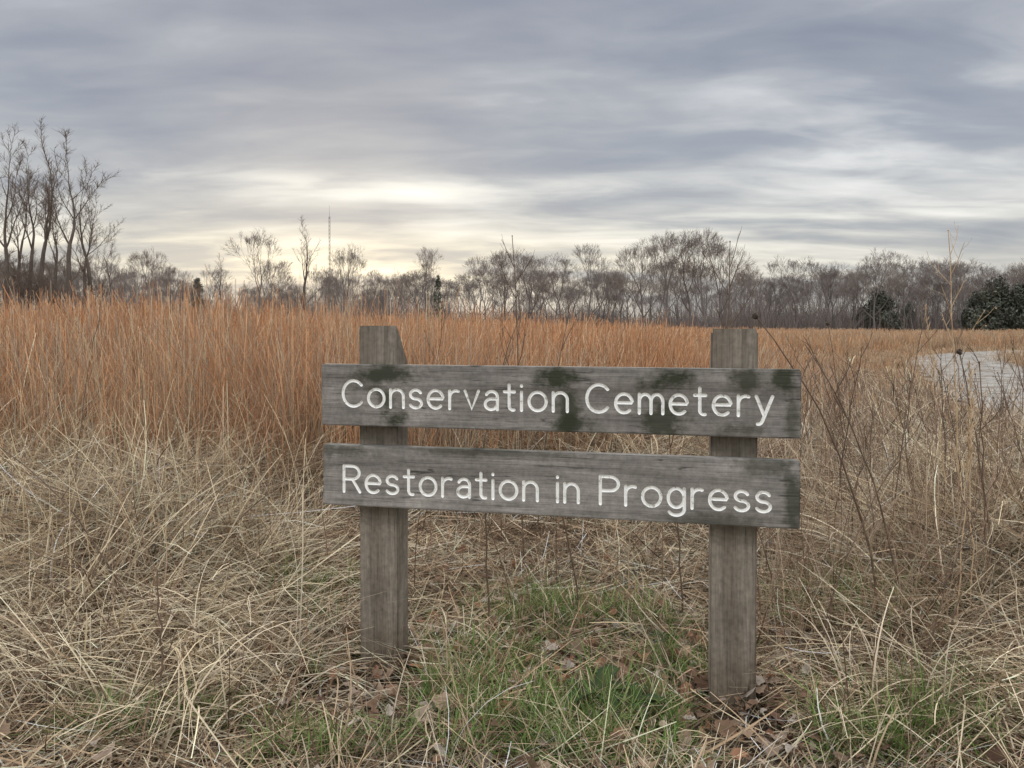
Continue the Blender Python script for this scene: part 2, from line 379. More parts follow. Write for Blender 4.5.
def field(nt,d0,d1,per,segs):
    d=d0*np.exp(rng.uniform(0,1,nt)*math.log(d1/d0)); s=rng.uniform(-.9,.9,nt)
    cx=d*s; cy=d.copy(); rd=road_dist(cx,cy)
    st=5.5+1.2*smooth(-.30,.05,s)+1.5*smooth(.1,.5,s)+.6*np.sin(cx*1.7)
    keep=(cy>st*(1+rng.normal(0,.20,nt)))&(rd>2.2)
    right=smooth(.28,.48,s)*(1-smooth(22,36,cy))
    keep&=rng.uniform(0,1,nt)>.50*right
    cx,cy,d,s,rd,right=cx[keep],cy[keep],d[keep],s[keep],rd[keep],right[keep]
    x,y,a,ix=tufts(cx,cy,per,.08+.014*d,1)
    N=len(x); D=d[ix]; S=s[ix]
    hh=1.33-.12*smooth(-.25,.15,S)-.29*smooth(.18,.45,S)-(.28*smooth(2,14,D)*right[ix])
    hh*=1-.58*(1-smooth(2.4,7.5,rd[ix]))
    hh=hh*(.87+.05*np.sin(cx*.9+cy*.6)[ix])*(1+rng.normal(0,.11,len(cx)))[ix]*(1-.18*(1-smooth(4.5,8,D)))
    L=hh*rng.uniform(.48,1.05,N); L=np.where(rng.uniform(0,1,N)<.035,L*1.12,L)
    W=np.maximum(.0024,.00068*D)*rng.uniform(.7,1.4,N)
    tc_=pick(ORANGE,len(cx),.15)[ix]*(1+rng.normal(0,.15,(N,1)))
    rs=smooth(.15,.55,s)
    gm=(rng.uniform(0,1,len(cx))<(.08+.42*rs+.32*(1-smooth(5,10,d))))[ix]
    tc_=np.where(gm[:,None],pick(STRAW[1:5]+GREY,N,.1)*.85,tc_)
    mixr=(.5*rs[ix])[:,None]; tc_=tc_*(1-mixr)+np.array([.36,.26,.165])*mixr
    hz=smooth(20,110,D)[:,None]*.3; tc_=tc_*(1-hz)+np.array([.43,.30,.20])*hz  # far grass fades to tan, distance haze put into blade colour
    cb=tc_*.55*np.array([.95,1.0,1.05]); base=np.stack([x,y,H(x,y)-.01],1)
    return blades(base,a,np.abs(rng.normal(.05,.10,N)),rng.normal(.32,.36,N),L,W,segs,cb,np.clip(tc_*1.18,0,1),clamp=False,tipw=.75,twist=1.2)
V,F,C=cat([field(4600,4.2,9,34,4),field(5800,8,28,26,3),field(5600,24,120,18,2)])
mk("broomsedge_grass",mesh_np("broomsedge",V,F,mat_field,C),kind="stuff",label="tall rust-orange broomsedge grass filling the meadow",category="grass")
print("field quads",len(F))

def env(x,y):
    e_=.035+.26*smooth(3.0,4.9,y)
    e_=np.maximum(e_,(.05+.36*smooth(.8,1.7,-x)*smooth(2.3,3.6,y)))
    e_=np.maximum(e_,.38*smooth(1.0,1.8,x)*smooth(2.0,3.3,y)*(1-.72*smooth(4,9,y)))
    e_=np.maximum(e_,.07*smooth(.9,1.3,x))
    lump=.5+.5*np.sin(2.9*x+1.1*np.sin(1.7*y)+.5)*np.sin(2.3*y+1.3*np.sin(1.9*x))
    return e_*(.62+.72*lump)
GP=[(-.10,2.15,.42,.28),(.28,2.05,.42,.30),(.6,2.1,.3,.25),(.15,2.75,.45,.25)]
def greenness(x,y):
    g=np.zeros_like(x)
    for a,b_,rx,ry in GP: g=np.maximum(g,np.exp(-(((x-a)/rx)**2+((y-b_)/ry)**2)))
    return g
def straw(nt,d0,d1,per,segs,pal,lmul=1,flat=.5,wmin=.0026,smin=-.85,smax=.95,dark=.42,l0=.14,hug=1.):
    d=np.sqrt(rng.uniform(d0*d0,d1*d1,nt)) if d1<7 else d0*np.exp(rng.uniform(0,1,nt)*math.log(d1/d0))
    s=rng.uniform(smin,smax,nt); cx=d*s; cy=d
    kp=(road_dist(cx,cy)>2.0)&(rng.uniform(0,1,nt)>.55*greenness(cx,cy))&(rng.uniform(0,1,nt)>.8*postclear(cx,cy)); cx,cy,d=cx[kp],cy[kp],d[kp]
    x,y,a,ix=tufts(cx,cy,per,.05+.02*d,1); N=len(x); E=env(x,y)
    dirt=rng.uniform(0,2*np.pi,len(cx))[ix]+rng.normal(0,.75,N)
    L=(l0+E*1.2)*rng.uniform(.35,1.4,N)*lmul
    fl=rng.uniform(0,1,N)<np.where(E<.12,.98,flat)
    lean=np.where(fl,rng.uniform(1.2,1.65,N),np.abs(rng.normal(.5,.35,N)))
    curl=np.where(fl,rng.normal(.1,.35,N),rng.normal(1.3,.8,N))
    bz=H(x,y)+np.where(fl,rng.uniform(0,1,N)**1.4*np.maximum(E*.75,.035),0)
    c=pick(pal,len(cx),.26)[ix]*(1+rng.normal(0,.25,(N,1))); c=np.clip(c,.02,.85)
    W=np.maximum(wmin,.0009*y)*rng.uniform(.5,2.3,N)
    return blades(np.stack([x,y,bz],1),dirt,lean,curl,L,W,segs,c*dark,c,tipw=.35,twist=.8,swirl=rng.normal(0,.5,N))  # roots darkened: shade in the gaps is put into blade colour
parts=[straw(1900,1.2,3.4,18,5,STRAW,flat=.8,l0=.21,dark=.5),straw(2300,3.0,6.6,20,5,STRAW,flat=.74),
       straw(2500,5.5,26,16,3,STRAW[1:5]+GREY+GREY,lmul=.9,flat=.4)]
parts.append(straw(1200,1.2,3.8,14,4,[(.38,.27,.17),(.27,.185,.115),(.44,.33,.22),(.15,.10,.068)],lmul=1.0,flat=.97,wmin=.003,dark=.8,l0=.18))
def bundles(nb,per,bright,flatten=0,lenm=1):
    cx=[];cy=[]
    for _ in range(nb):
        if rng.uniform()<.70: y_=rng.uniform(2.0,5.2); x_=rng.uniform(-.85,-.30)*y_
        else: y_=rng.uniform(2.0,4.5); x_=rng.uniform(.46,.85)*y_
        cx.append(x_);cy.append(y_)
    cx=np.array(cx);cy=np.array(cy); ix=np.repeat(np.arange(nb),per); N=nb*per
    az=rng.uniform(0,2*np.pi,nb)[ix]+rng.normal(0,.35,N); x=cx[ix]+rng.normal(0,.08,N); y=cy[ix]+rng.normal(0,.08,N)
    lean=rng.uniform(.3,1.1,nb)[ix]+rng.normal(0,.22,N)+flatten; curl=rng.uniform(.7,1.6,nb)[ix]*(1-.6*flatten)+rng.normal(0,.35,N)
    L=rng.uniform(.28,.7,nb)[ix]*rng.uniform(.5,1.15,N)*lenm; pal=[(.86,.75,.54),(.78,.66,.46),(.66,.54,.36),(.74,.63,.46)] if bright else [(.32,.23,.15),(.24,.165,.11),(.41,.30,.20)]
    c=pick(pal,nb,.1)[ix]*(1+rng.normal(0,.2,(N,1)))
    bz=H(x,y)+ (env(x,y)*rng.uniform(.1,.8,nb)[ix] if flatten else 0)
    return blades(np.stack([x,y,bz],1),az,np.abs(lean),curl,L,rng.uniform(.0022,.0062,N),7,c*.45,c,tipw=.35,twist=.8,swirl=rng.normal(0,.5,N))
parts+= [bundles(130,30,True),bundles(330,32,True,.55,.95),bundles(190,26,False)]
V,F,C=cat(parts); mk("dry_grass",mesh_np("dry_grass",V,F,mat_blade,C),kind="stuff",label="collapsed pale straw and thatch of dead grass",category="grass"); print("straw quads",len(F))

# upright thin culms
N=5800; d=2.4*np.exp(rng.uniform(0,1,N)*math.log(5.0)); s=np.where(rng.uniform(0,1,N)<.70,rng.uniform(.28,.95,N),rng.uniform(-.95,-.25,N)); x=d*s;y=d
kp=(road_dist(x,y)>2.4)&~((s<0)&(y<3.0)&(x>-1.3))&~((s>.45)&(d>5)&(rng.uniform(0,1,N)<.5)); x,y,d,s=x[kp],y[kp],d[kp],s[kp]; N=len(x)
L=np.where(s>0,rng.uniform(.3,.82,N)*(1-.45*smooth(.42,.6,s)*smooth(3.5,7,d)),rng.uniform(.35,.88,N))*smooth(1.2,3.5,d)**.5
cl=pick(STRAW[:4]+[(.50,.32,.2)],N,.15); cr_=pick(GREY+[(.36,.23,.16),(.25,.165,.12),(.20,.135,.10),(.50,.38,.26),(.22,.15,.115)],N,.15); c=np.where((s>0)[:,None],cr_,cl)
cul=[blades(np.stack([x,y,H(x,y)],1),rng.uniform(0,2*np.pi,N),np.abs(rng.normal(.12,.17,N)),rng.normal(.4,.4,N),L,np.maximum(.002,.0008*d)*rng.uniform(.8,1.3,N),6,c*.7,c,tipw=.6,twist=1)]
N=2300; y=rng.uniform(1.9,6.5,N); x=rng.uniform(-.75,.85,N)*y; kp=(np.abs(x)>.45)|(y>2.7); kp&=postclear(x,y)<.2; x,y=x[kp],y[kp]; N=len(x)
c=pick([(.20,.13,.09),(.28,.18,.12),(.13,.085,.06),(.34,.22,.15)],N,.15)
L=rng.uniform(.12,.6,N)*np.where(y<2.9,.55,1); cul.append(blades(np.stack([x,y,H(x,y)],1),rng.uniform(0,6.28,N),np.abs(rng.normal(.35,.4,N)),rng.normal(.1,.25,N),L,rng.uniform(.002,.0045,N),4,c,c,tipw=.5,twist=1))
# verge stalks along the lane
N=7000; ii=rng.integers(20,len(RL)-15,N); sd_=np.where(rng.uniform(0,1,N)<.5,-1,1); off=(1.35+np.abs(rng.normal(0,.8,N)))*sd_
x=RL[ii,0]+nr[ii,0]*off+rng.normal(0,.3,N); y=RL[ii,1]+nr[ii,1]*off+rng.normal(0,.3,N)
c=pick([(.44,.32,.20),(.34,.24,.16),(.52,.40,.27),(.46,.29,.17)],N,.15); L=rng.uniform(.12,.46,N)*(.3+.8*rng.uniform(0,1,len(RL))[ii])*np.where(sd_>0,1.5,.95)
cul.append(blades(np.stack([x,y,H(x,y)],1),rng.uniform(0,6.28,N),np.abs(rng.normal(.2,.2,N)),rng.normal(.4,.4,N),L,np.maximum(.003,.0007*y),3,c*.7,c,tipw=.5,twist=1.2))
V,F,C=cat(cul)
mk("grass_culms",mesh_np("grass_culms",V,F,mat_blade,C),kind="stuff",label="thin upright straw-coloured grass stalks above the thatch",category="grass")

# green grass
GR=[(.17,.26,.075),(.135,.21,.06),(.23,.32,.105),(.11,.165,.05),(.30,.36,.155)]
pc=[(-.12,2.12,.34,.2,1800),(.25,2.02,.38,.2,2400),(.5,2.4,.25,.15,450),(.15,2.8,.4,.2,1500),(.45,2.75,.2,.15,450),(-.95,1.98,.2,.1,800),(-.8,2.9,.2,.2,600),(-.1,2.45,.3,.15,600),
    (.80,1.9,.16,.07,600),(1.05,1.95,.2,.12,900),(1.35,2.8,.3,.3,1300),(-.45,1.88,.22,.08,700),(.3,1.86,.5,.06,900),(1.3,2.1,.25,.15,600),(0,2.3,1.2,.5,900)]
P=[]
for (a,b_,rx,ry,nn_) in pc:
    cxx=rng.normal(0,.5,nn_//14+1); cyy=rng.normal(0,.5,nn_//14+1); ii=rng.integers(0,len(cxx),nn_)
    x=a+(cxx[ii])*rx+rng.normal(0,.018,nn_); y=b_+(cyy[ii])*ry+rng.normal(0,.018,nn_); kp=postclear(x,y)<.35; x,y=x[kp],y[kp]; nn_=len(x)
    c=pick(GR,nn_,.22); yel=rng.uniform(0,1,nn_)<.22; c=np.where(yel[:,None],pick(STRAW,nn_),c)
    big=1.6 if (a,b_) in ((1.05,1.95),(1.35,2.8)) else 1
    P.append(blades(np.stack([x,y,H(x,y)+.015],1),rng.uniform(0,2*np.pi,nn_),np.abs(rng.normal(.6,.4,nn_)),rng.uniform(.2,1.4,nn_),rng.uniform(.05,.15,nn_)*big,rng.uniform(.0025,.005,nn_),4,c*.7,c))
V,F,C=cat(P); mk("green_grass",mesh_np("green_grass",V,F,mat_green,C),kind="stuff",label="short green grass tufts at the foot of the sign",category="grass")

# dead leaves
def leaf_shape():
    pts=[(0,0),(.12,.10),(.34,.16),(.30,.30),(.46,.42),(.33,.52),(.42,.68),(.22,.74),(.16,.9),(0,1)]
    L_=[(x,y) for x,y in pts]+[(-x,y) for x,y in pts[-2:0:-1]]
    return np.array(L_)
ls=leaf_shape(); nl=len(ls)
V=[];F=[];C=[]
NL=1250
pal=[(.22,.135,.09),(.28,.18,.12),(.16,.10,.07),(.34,.245,.17),(.29,.155,.095),(.40,.31,.24),(.48,.41,.34)]
for q in range(NL):
    r_=random.random()
    if r_<.45: x,y=random.gauss(.12,.42),random.gauss(2.35,.35)
    elif r_<.54: a_,b_=random.choice(PB); x,y=random.gauss(a_,.25),random.gauss(b_-.1,.18)
    elif r_<.72: x,y=random.gauss(.95,.3),random.gauss(2.3,.35)
    else: x,y=random.uniform(-1.5,1.7),random.uniform(1.7,3.4)
    sz=random.uniform(.025,.07); wdt=random.uniform(.55,1.0); cu=random.uniform(-1.8,1.8); cv=random.uniform(-1.2,1.2)
    R=Matrix.Rotation(random.uniform(0,6.28),3,'Z')@Matrix.Rotation(random.gauss(0,.4),3,'X')@Matrix.Rotation(random.gauss(0,.4),3,'Y')
    z0=float(H(x,y))+random.uniform(.02,.065); c=np.array(random.choice(pal))*random.uniform(.7,1.25); o_=len(V)
    for (a,b_) in [(0,.5)]+list(ls):
        lx=a*wdt; z=cu*lx*lx+cv*(b_-.5)**2+ (0.06*abs(a)) + random.uniform(-.02,.02)
        p=R@Vector((lx*sz,(b_-.5)*sz,z*sz)); V.append((x+p.x,y+p.y,z0+p.z)); C.append(c*(.75 if a==0 else 1))
    for k_ in range(nl): F.append((o_,o_+1+k_,o_+1+(k_+1)%nl))
mk("fallen_leaves",mesh_np("fallen_leaves",V,F,mat_blade,np.array(C)),kind="stuff",label="curled brown dead leaves scattered in the grass",category="leaves")

def rosette(x,y,s,nlv,seed):
    r=random.Random(seed); V=[];F=[];C=[]
    for q in range(nlv):
        az=q*2.4+r.uniform(-.3,.3); L_=s*r.uniform(.6,1.15); w_=L_*.17; K_=6; o_=len(V); lf=r.uniform(.25,.6)
        for k_ in range(K_+1):
            t_=k_/K_; ww=w_*math.sin(math.pi*(t_*.93+.05))**.8; rr=L_*t_; zz=L_*(lf*t_-.5*t_*t_)+r.uniform(0,.002)
            for sg in(-1,0,1):
                V.append((math.cos(az)*rr-math.sin(az)*ww*sg,math.sin(az)*rr+math.cos(az)*ww*sg,zz+abs(sg)*ww*.35)); g=r.uniform(.85,1.1); C.append(((.05 if sg else .08)*g,(.075 if sg else .105)*g,.040*g))
            if k_:
                for j in(0,1):
                    a=o_+k_*3+j; F.append((a-3,a-2,a+1,a))
    o=mk("green_weed",mesh_np("green_weed",V,F,mat_green,np.array(C),True),label="broad-leaved dark green weed rosette among dead grass",category="weed",group="green weeds under the sign"); o.location=(x,y,float(H(x,y))+.065)
for i_,(x,y,s,k_) in enumerate([(.235,2.10,.14,8),(.33,2.05,.10,6),(.5,2.5,.06,6)]): rosette(x,y,s,k_,i_)

# ---------------------------------------------------------------- tubes, trees, weeds
def tube(V,F,pts,rad,S):
    o_=len(V); n_=len(pts)
    for i_ in range(n_):
        d=(pts[min(i_+1,n_-1)]-pts[max(i_-1,0)]); 
        if d.length<1e-6: d=Vector((0,0,1))
        d.normalize(); a=d.cross(Vector((.3,.9,.1)) if abs(d.y)<.9 else Vector((1,0,0))).normalized(); b_=d.cross(a)
        for k_ in range(S):
            an=2*math.pi*k_/S; p=pts[i_]+(a*math.cos(an)+b_*math.sin(an))*rad[i_]; V.append((p.x,p.y,p.z))
    for i_ in range(n_-1):
        for k_ in range(S):
            a_=o_+i_*S+k_; b2=o_+i_*S+(k_+1)%S; F.append((a_,b2,b2+S,a_+S))
def bark(name,c,c2):
    m,n,b=newmat(name); tc=n.new('ShaderNodeTexCoord')
    n.link(n.ramp(n.noise(n.mapping(tc.outputs['Object'],(6,6,1.2)),1,5,.65),[(.3,c),(.7,c2)]),b.inputs['Base Color']); b.inputs['Specular IOR Level'].default_value=0; return m
bark_near=bark("bark",(.085,.07,.062),(.16,.14,.12)); bark_hazed=bark("hazed_bark",(.13,.115,.108),(.20,.18,.17))  # distant bark and twigs lightened: haze is put into their colour
twig_near=bark("twigs",(.13,.105,.09),(.20,.165,.14)); twig_hazed=bark("hazed_twigs",(.19,.165,.15),(.27,.235,.215))
def make_tree(seed,Ht,style,rmin):
    r=random.Random(seed); TV=[];TF=[];CV=[];CF=[]
    P={'tall':dict(tr=.34,a0=(3,9),a1=(18,34),rat=(.76,.88),r1=(.42,.64),D=9,t3=(.5,.18),up=.06,ns=(3,3)),
       'round':dict(tr=.22,a0=(7,17),a1=(18,34),rat=(.73,.85),r1=(.64,.80),D=8,t3=(.42,.12),up=.065,ns=(1,1)),
       'narrow':dict(tr=.36,a0=(2,7),a1=(16,30),rat=(.76,.88),r1=(.36,.55),D=9,t3=(.5,.18),up=.06,ns=(3,3))}[style]
    def side(q,d,L_,rad):
        az=r.uniform(0,6.283); a=d.cross(Vector((math.cos(az),math.sin(az),.3)))
        if a.length<.05: return
        a.normalize(); g=math.radians(r.uniform(20,42)); nd=(d*math.cos(g)+a*math.sin(g)).normalized(); m1=q+nd*L_*.5
        tube(CV,CF,[q,m1,m1+(nd+Vector((r.gauss(0,.08),r.gauss(0,.08),.2)))*L_*.5],[rad,rad*.8,rad*.4],3)
    def fork(p,d,L_,rad,lev):
        n_=3 if lev<5 else 2; pts=[p.copy()]; rr=[rad]; er=max(rmin*.6,rad*.80)
        for i_ in range(n_):
            wob=.045 if lev<4 else .06
            d=(d+Vector((r.gauss(0,wob),r.gauss(0,wob),r.gauss(0,wob*.5)+P['up']))).normalized(); p=p+d*(L_/n_); pts.append(p.copy()); rr.append(rad+(er-rad)*(i_+1)/n_)
        if lev<=3: tube(TV,TF,pts,rr,6 if lev<2 else 4)
        else: tube(CV,CF,pts,rr,3)
        if lev>=2:
            for s_ in range(P['ns'][1] if lev>4 else P['ns'][0]): side(pts[r.randint(0,n_-1)].lerp(pts[-1],r.random()*.5),d,max(.45,L_*r.uniform(.5,.95)),rmin*.75)
        if lev>=P['D']: return
        nc=3 if r.random()<P['t3'][0 if lev<3 else 1] else 2; az=r.uniform(0,6.283)
        for c in range(nc):
            ax=d.cross(Vector((math.cos(az+c*2.6),math.sin(az+c*2.6),.15)))
            if ax.length<.05: ax=d.orthogonal()
            ax.normalize(); g=math.radians(r.uniform(*(P['a0'] if c==0 else P['a1']))); nd=(d*math.cos(g)+ax*math.sin(g)).normalized()
            if nd.z<.05: nd.z=.05+.1*r.random(); nd.normalize()
            k0=r.uniform(*P['rat']) if c==0 else r.uniform(*P['r1'])
            if lev>0 and L_*k0<Ht*.014: continue
            fork(p,nd,L_*k0,max(rmin,er*(.84 if c==0 else .58)),lev+1)
    p=Vector((0,0,-.2)); d=Vector((r.gauss(0,.02),r.gauss(0,.02),1)).normalized(); r0=Ht*.012; pts=[p.copy()]; rr=[r0*1.2]
    for i_ in range(6):
        d=(d+Vector((r.gauss(0,.02),r.gauss(0,.02),.08))).normalized(); p=p+d*(P['tr']*Ht/6); pts.append(p.copy()); rr.append(r0*(1-.05*i_))
    tube(TV,TF,pts,rr,8)
    if style!='round':
        for _ in range(5 if style=='tall' else 7):
            q=pts[r.randint(2,5)]; az=r.uniform(0,6.28); fork(q,Vector((math.cos(az)*.6,math.sin(az)*.6,.8)).normalized(),Ht*.07,r0*.3,4)
    fork(p,d,Ht*.19,r0*.75,0)
    if style=='round':
        for c in range(2):
            az=r.uniform(0,6.28); fork(pts[-1-c],Vector((math.cos(az)*.7,math.sin(az)*.7,.7)).normalized(),Ht*.16,r0*.5,1)
    return TV,TF,CV,CF
variants={}
def tree_var(key,seed,Ht,style,rmin,far):
    TV,TF,CV,CF=make_tree(seed,Ht,style,rmin); A=np.array(CV); hm=np.percentile(A[:,2],99.6); rd=np.percentile(np.hypot(A[:,0],A[:,1]),95)
    variants[key]=(mesh_np("trunk",TV,TF,bark_hazed if far else bark_near,smoothf=True),mesh_np("crown",CV,CF,twig_hazed if far else twig_near),hm,rd)
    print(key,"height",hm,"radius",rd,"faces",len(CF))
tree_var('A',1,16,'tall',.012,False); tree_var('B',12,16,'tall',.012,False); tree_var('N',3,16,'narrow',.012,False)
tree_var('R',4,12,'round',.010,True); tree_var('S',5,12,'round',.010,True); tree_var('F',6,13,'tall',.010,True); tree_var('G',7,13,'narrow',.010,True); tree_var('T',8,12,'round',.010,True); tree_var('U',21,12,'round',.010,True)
def place_tree(px,ytop,d,key,label,asp=.35,group="bare trees along the meadow edge"):
    tr,cr,h0,r0=variants[key]; x=d*(px-512)/759; z=float(H(x,d)); ht=CH-z+(325-ytop)/759*d; s=ht/h0; sw=ht*asp/r0
    o=bpy.data.objects.new("bare_tree",None); col.objects.link(o); o["label"]=label; o["category"]="tree"; o["group"]=group
    o.location=(x,d,z); o.rotation_euler=(0,0,random.uniform(0,6.28)); sw=min(max(sw,.6*s),1.7*s); o.scale=(sw,sw,s)
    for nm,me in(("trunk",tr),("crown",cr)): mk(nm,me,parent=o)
LT="tall bare winter tree rising above orange grass"
for px,yt,d,k_,w_ in [(-28,134,60,'A',.2),(5,130,58,'B',.19),(38,122,62,'N',.16),(70,130,60,'A',.18),(94,160,68,'N',.16),(20,165,70,'B',.18),(54,178,72,'A',.18),(110,230,85,'F',.3),(-60,140,60,'B',.22),(-8,160,66,'N',.18),(30,142,64,'A',.16),(84,192,74,'B',.2)]: place_tree(px,yt,d,k_,LT,w_)
for px,yt,d,k_,w_,lb in [(258,230,80,'R',.42,"round-crowned bare tree with spreading limbs at the field edge"),(302,218,95,'N',.18,"narrow bare tree with thin crown at the field edge"),(345,246,100,'T',.38,LT),(425,248,105,'S',.42,LT),(150,250,95,'U',.4,LT),(172,262,100,'T',.4,LT),(222,256,105,'G',.25,LT)]: place_tree(px,yt,d,k_,lb,w_)
LF="bare grey-brown tree in the far tree line"
for px,yt,d,k_,w_ in [(478,256,110,'S',.45),(505,250,112,'U',.45),(530,250,112,'T',.45),(560,254,118,'R',.45),(588,244,115,'S',.45),(612,266,120,'F',.35),(644,240,110,'T',.42),(666,232,108,'U',.45),(690,232,112,'R',.45),(706,230,108,'S',.45),(720,236,112,'T',.38),(395,270,115,'F',.35),(372,270,118,'S',.4),
    (765,278,130,'R',.5),(796,272,130,'U',.5),(826,264,128,'T',.5),(852,270,130,'F',.4),(874,250,120,'R',.45),(905,272,130,'S',.5),(935,276,130,'U',.5),(962,262,118,'S',.5),(990,272,122,'R',.5),(1014,260,110,'T',.5),(1045,260,110,'S',.5)]: place_tree(px,yt,d,k_,LF,w_)
rr_=random.Random(5)
for q in range(140):
    px=-60+q*8.4+rr_.uniform(-8,8); yt=rr_.uniform(256,288) if px>470 or px<130 else rr_.uniform(266,294); d=rr_.uniform(122,170); place_tree(px,yt,d,rr_.choice('RSTURFTU'),LF,rr_.uniform(.4,.55))

# thicket mass
N=52000; d=rng.uniform(120,175,N); s=rng.uniform(-.85,.9,N); x=d*s
top=4.6+1.0*np.sin(s*23)+.8*np.sin(s*61+1)+2.0*smooth(.1,.35,s)+2.6*smooth(0,.2,-s)+rng.normal(0,1.0,N)
L=np.clip(top*rng.uniform(.2,1.25,N),1,12); c=pick([(.22,.19,.175),(.18,.16,.15),(.27,.23,.205),(.18,.165,.16)],N,.12)
V,F,C=blades(np.stack([x,d,H(x,d)-.1],1),rng.uniform(0,6.28,N),np.abs(rng.normal(.15,.22,N)),rng.normal(.3,.5,N),L,rng.uniform(.03,.10,N),3,c*.85,c,clamp=False,tipw=.15,twist=1.5)
mk("woodland_thicket",mesh_np("woodland_thicket",V,F,mat_blade,C),kind="stuff",label="grey-brown leafless brush below the far tree line",category="woods")

# evergreens
m,n,b=newmat("evergreen_foliage"); a=n.new('ShaderNodeVertexColor',layer_name="Col"); n.link(a.outputs[0],b.inputs['Base Color']); mat_ev=m
def evergreen(px,ytop,d,wid,lab,seed,dim=1):
    rg=np.random.default_rng(seed); x=d*(px-512)/759; z=float(H(x,d)); ht=CH-z+(325-ytop)/759*d; R_=wid/759*d/2
    o=bpy.data.objects.new("evergreen_tree",None); col.objects.link(o); o["label"]=lab; o["category"]="tree"; o.location=(x,d,z)
    TV=[];TF=[]; tube(TV,TF,[Vector((0,0,-.2)),Vector((.05,0,ht*.5)),Vector((0,0,ht*.95))],[.18,.1,.03],6)
    mk("trunk",mesh_np("trunk",TV,TF,bark_hazed),parent=o)
    nc=120; hz=rg.uniform(.03,.97,nc); prof=R_*np.minimum(1,1.35*(1-hz)**.7)*(.6+.4*np.minimum(1,hz*5)); an=rg.uniform(0,6.28,nc); rc=prof*np.sqrt(rg.uniform(.05,1.2,nc))
    cc=np.stack([np.cos(an)*rc,np.sin(an)*rc,hz*ht],1); sz=R_*rg.uniform(.10,.26,nc); shade=rg.uniform(.6,1.5,nc)
    per=42; ii=np.repeat(np.arange(nc),per); N=nc*per; p=cc[ii]+rg.normal(0,1,(N,3))*sz[ii][:,None]*.6; p[:,2]=np.clip(p[:,2],.05,None)
    e1=rg.normal(0,1,(N,3)); e1/=np.linalg.norm(e1,axis=1)[:,None]; e2=np.cross(e1,rg.normal(0,1,(N,3))); e2/=np.linalg.norm(e2,axis=1)[:,None]
    q=R_*.045; V=np.stack([p-e1*q*2,p+e2*q,p+e1*q*2,p-e2*q],1).reshape(-1,3); F=np.arange(N*4).reshape(-1,4)
    c=np.array([.09,.10,.078])*dim; C=np.repeat(c[None]*shade[ii][:,None]*rg.uniform(.7,1.3,(N,1)),4,axis=0)
    mk("crown",mesh_np("crown",V,F,mat_ev,C),parent=o)
evergreen(880,294,125,36,"dark green rounded cedar at the field edge",1); evergreen(862,307,130,20,"small dark green cedar beside bare trees",2,1.2)
evergreen(995,280,112,42,"large dark green cedar beside the lane",3); evergreen(1020,284,110,34,"dark green cedar in a dense clump",4); evergreen(975,292,118,24,"small dark cedar in a dense clump",5)
evergreen(198,278,110,18,"small dark cedar among bare trees",6,1.1); evergreen(438,274,115,12,"narrow dark cedar among bare trees",7,1.2); evergreen(908,304,130,18,"low dark cedar at the wood edge",8,1.2)

# mast
m,n,b=newmat("mast_steel"); tc=n.new('ShaderNodeTexCoord'); n.link(n.ramp(n.noise(tc.outputs['Object'],.2,2),[(.3,(.10,.10,.11)),(.7,(.16,.16,.17))]),b.inputs['Base Color'])
V=[];F=[]; hm=58; cr=[Vector((.45*math.cos(a),.45*math.sin(a),0)) for a in (0,2.094,4.189)]
for c in cr: tube(V,F,[c,c+Vector((0,0,hm))],[.08,.07],4)
for q in range(0,hm,2):
    for j in range(3): tube(V,F,[cr[j]+Vector((0,0,q)),cr[(j+1)%3]+Vector((0,0,q+2))],[.035,.035],3)
tube(V,F,[Vector((0,0,hm-1)),Vector((0,0,hm+6))],[.09,.04],4)
o=mk("radio_mast",mesh_np("radio_mast",V,F,m),label="thin steel lattice radio mast beyond the trees",category="mast"); o.location=(400*(330-512)/759,400,0)

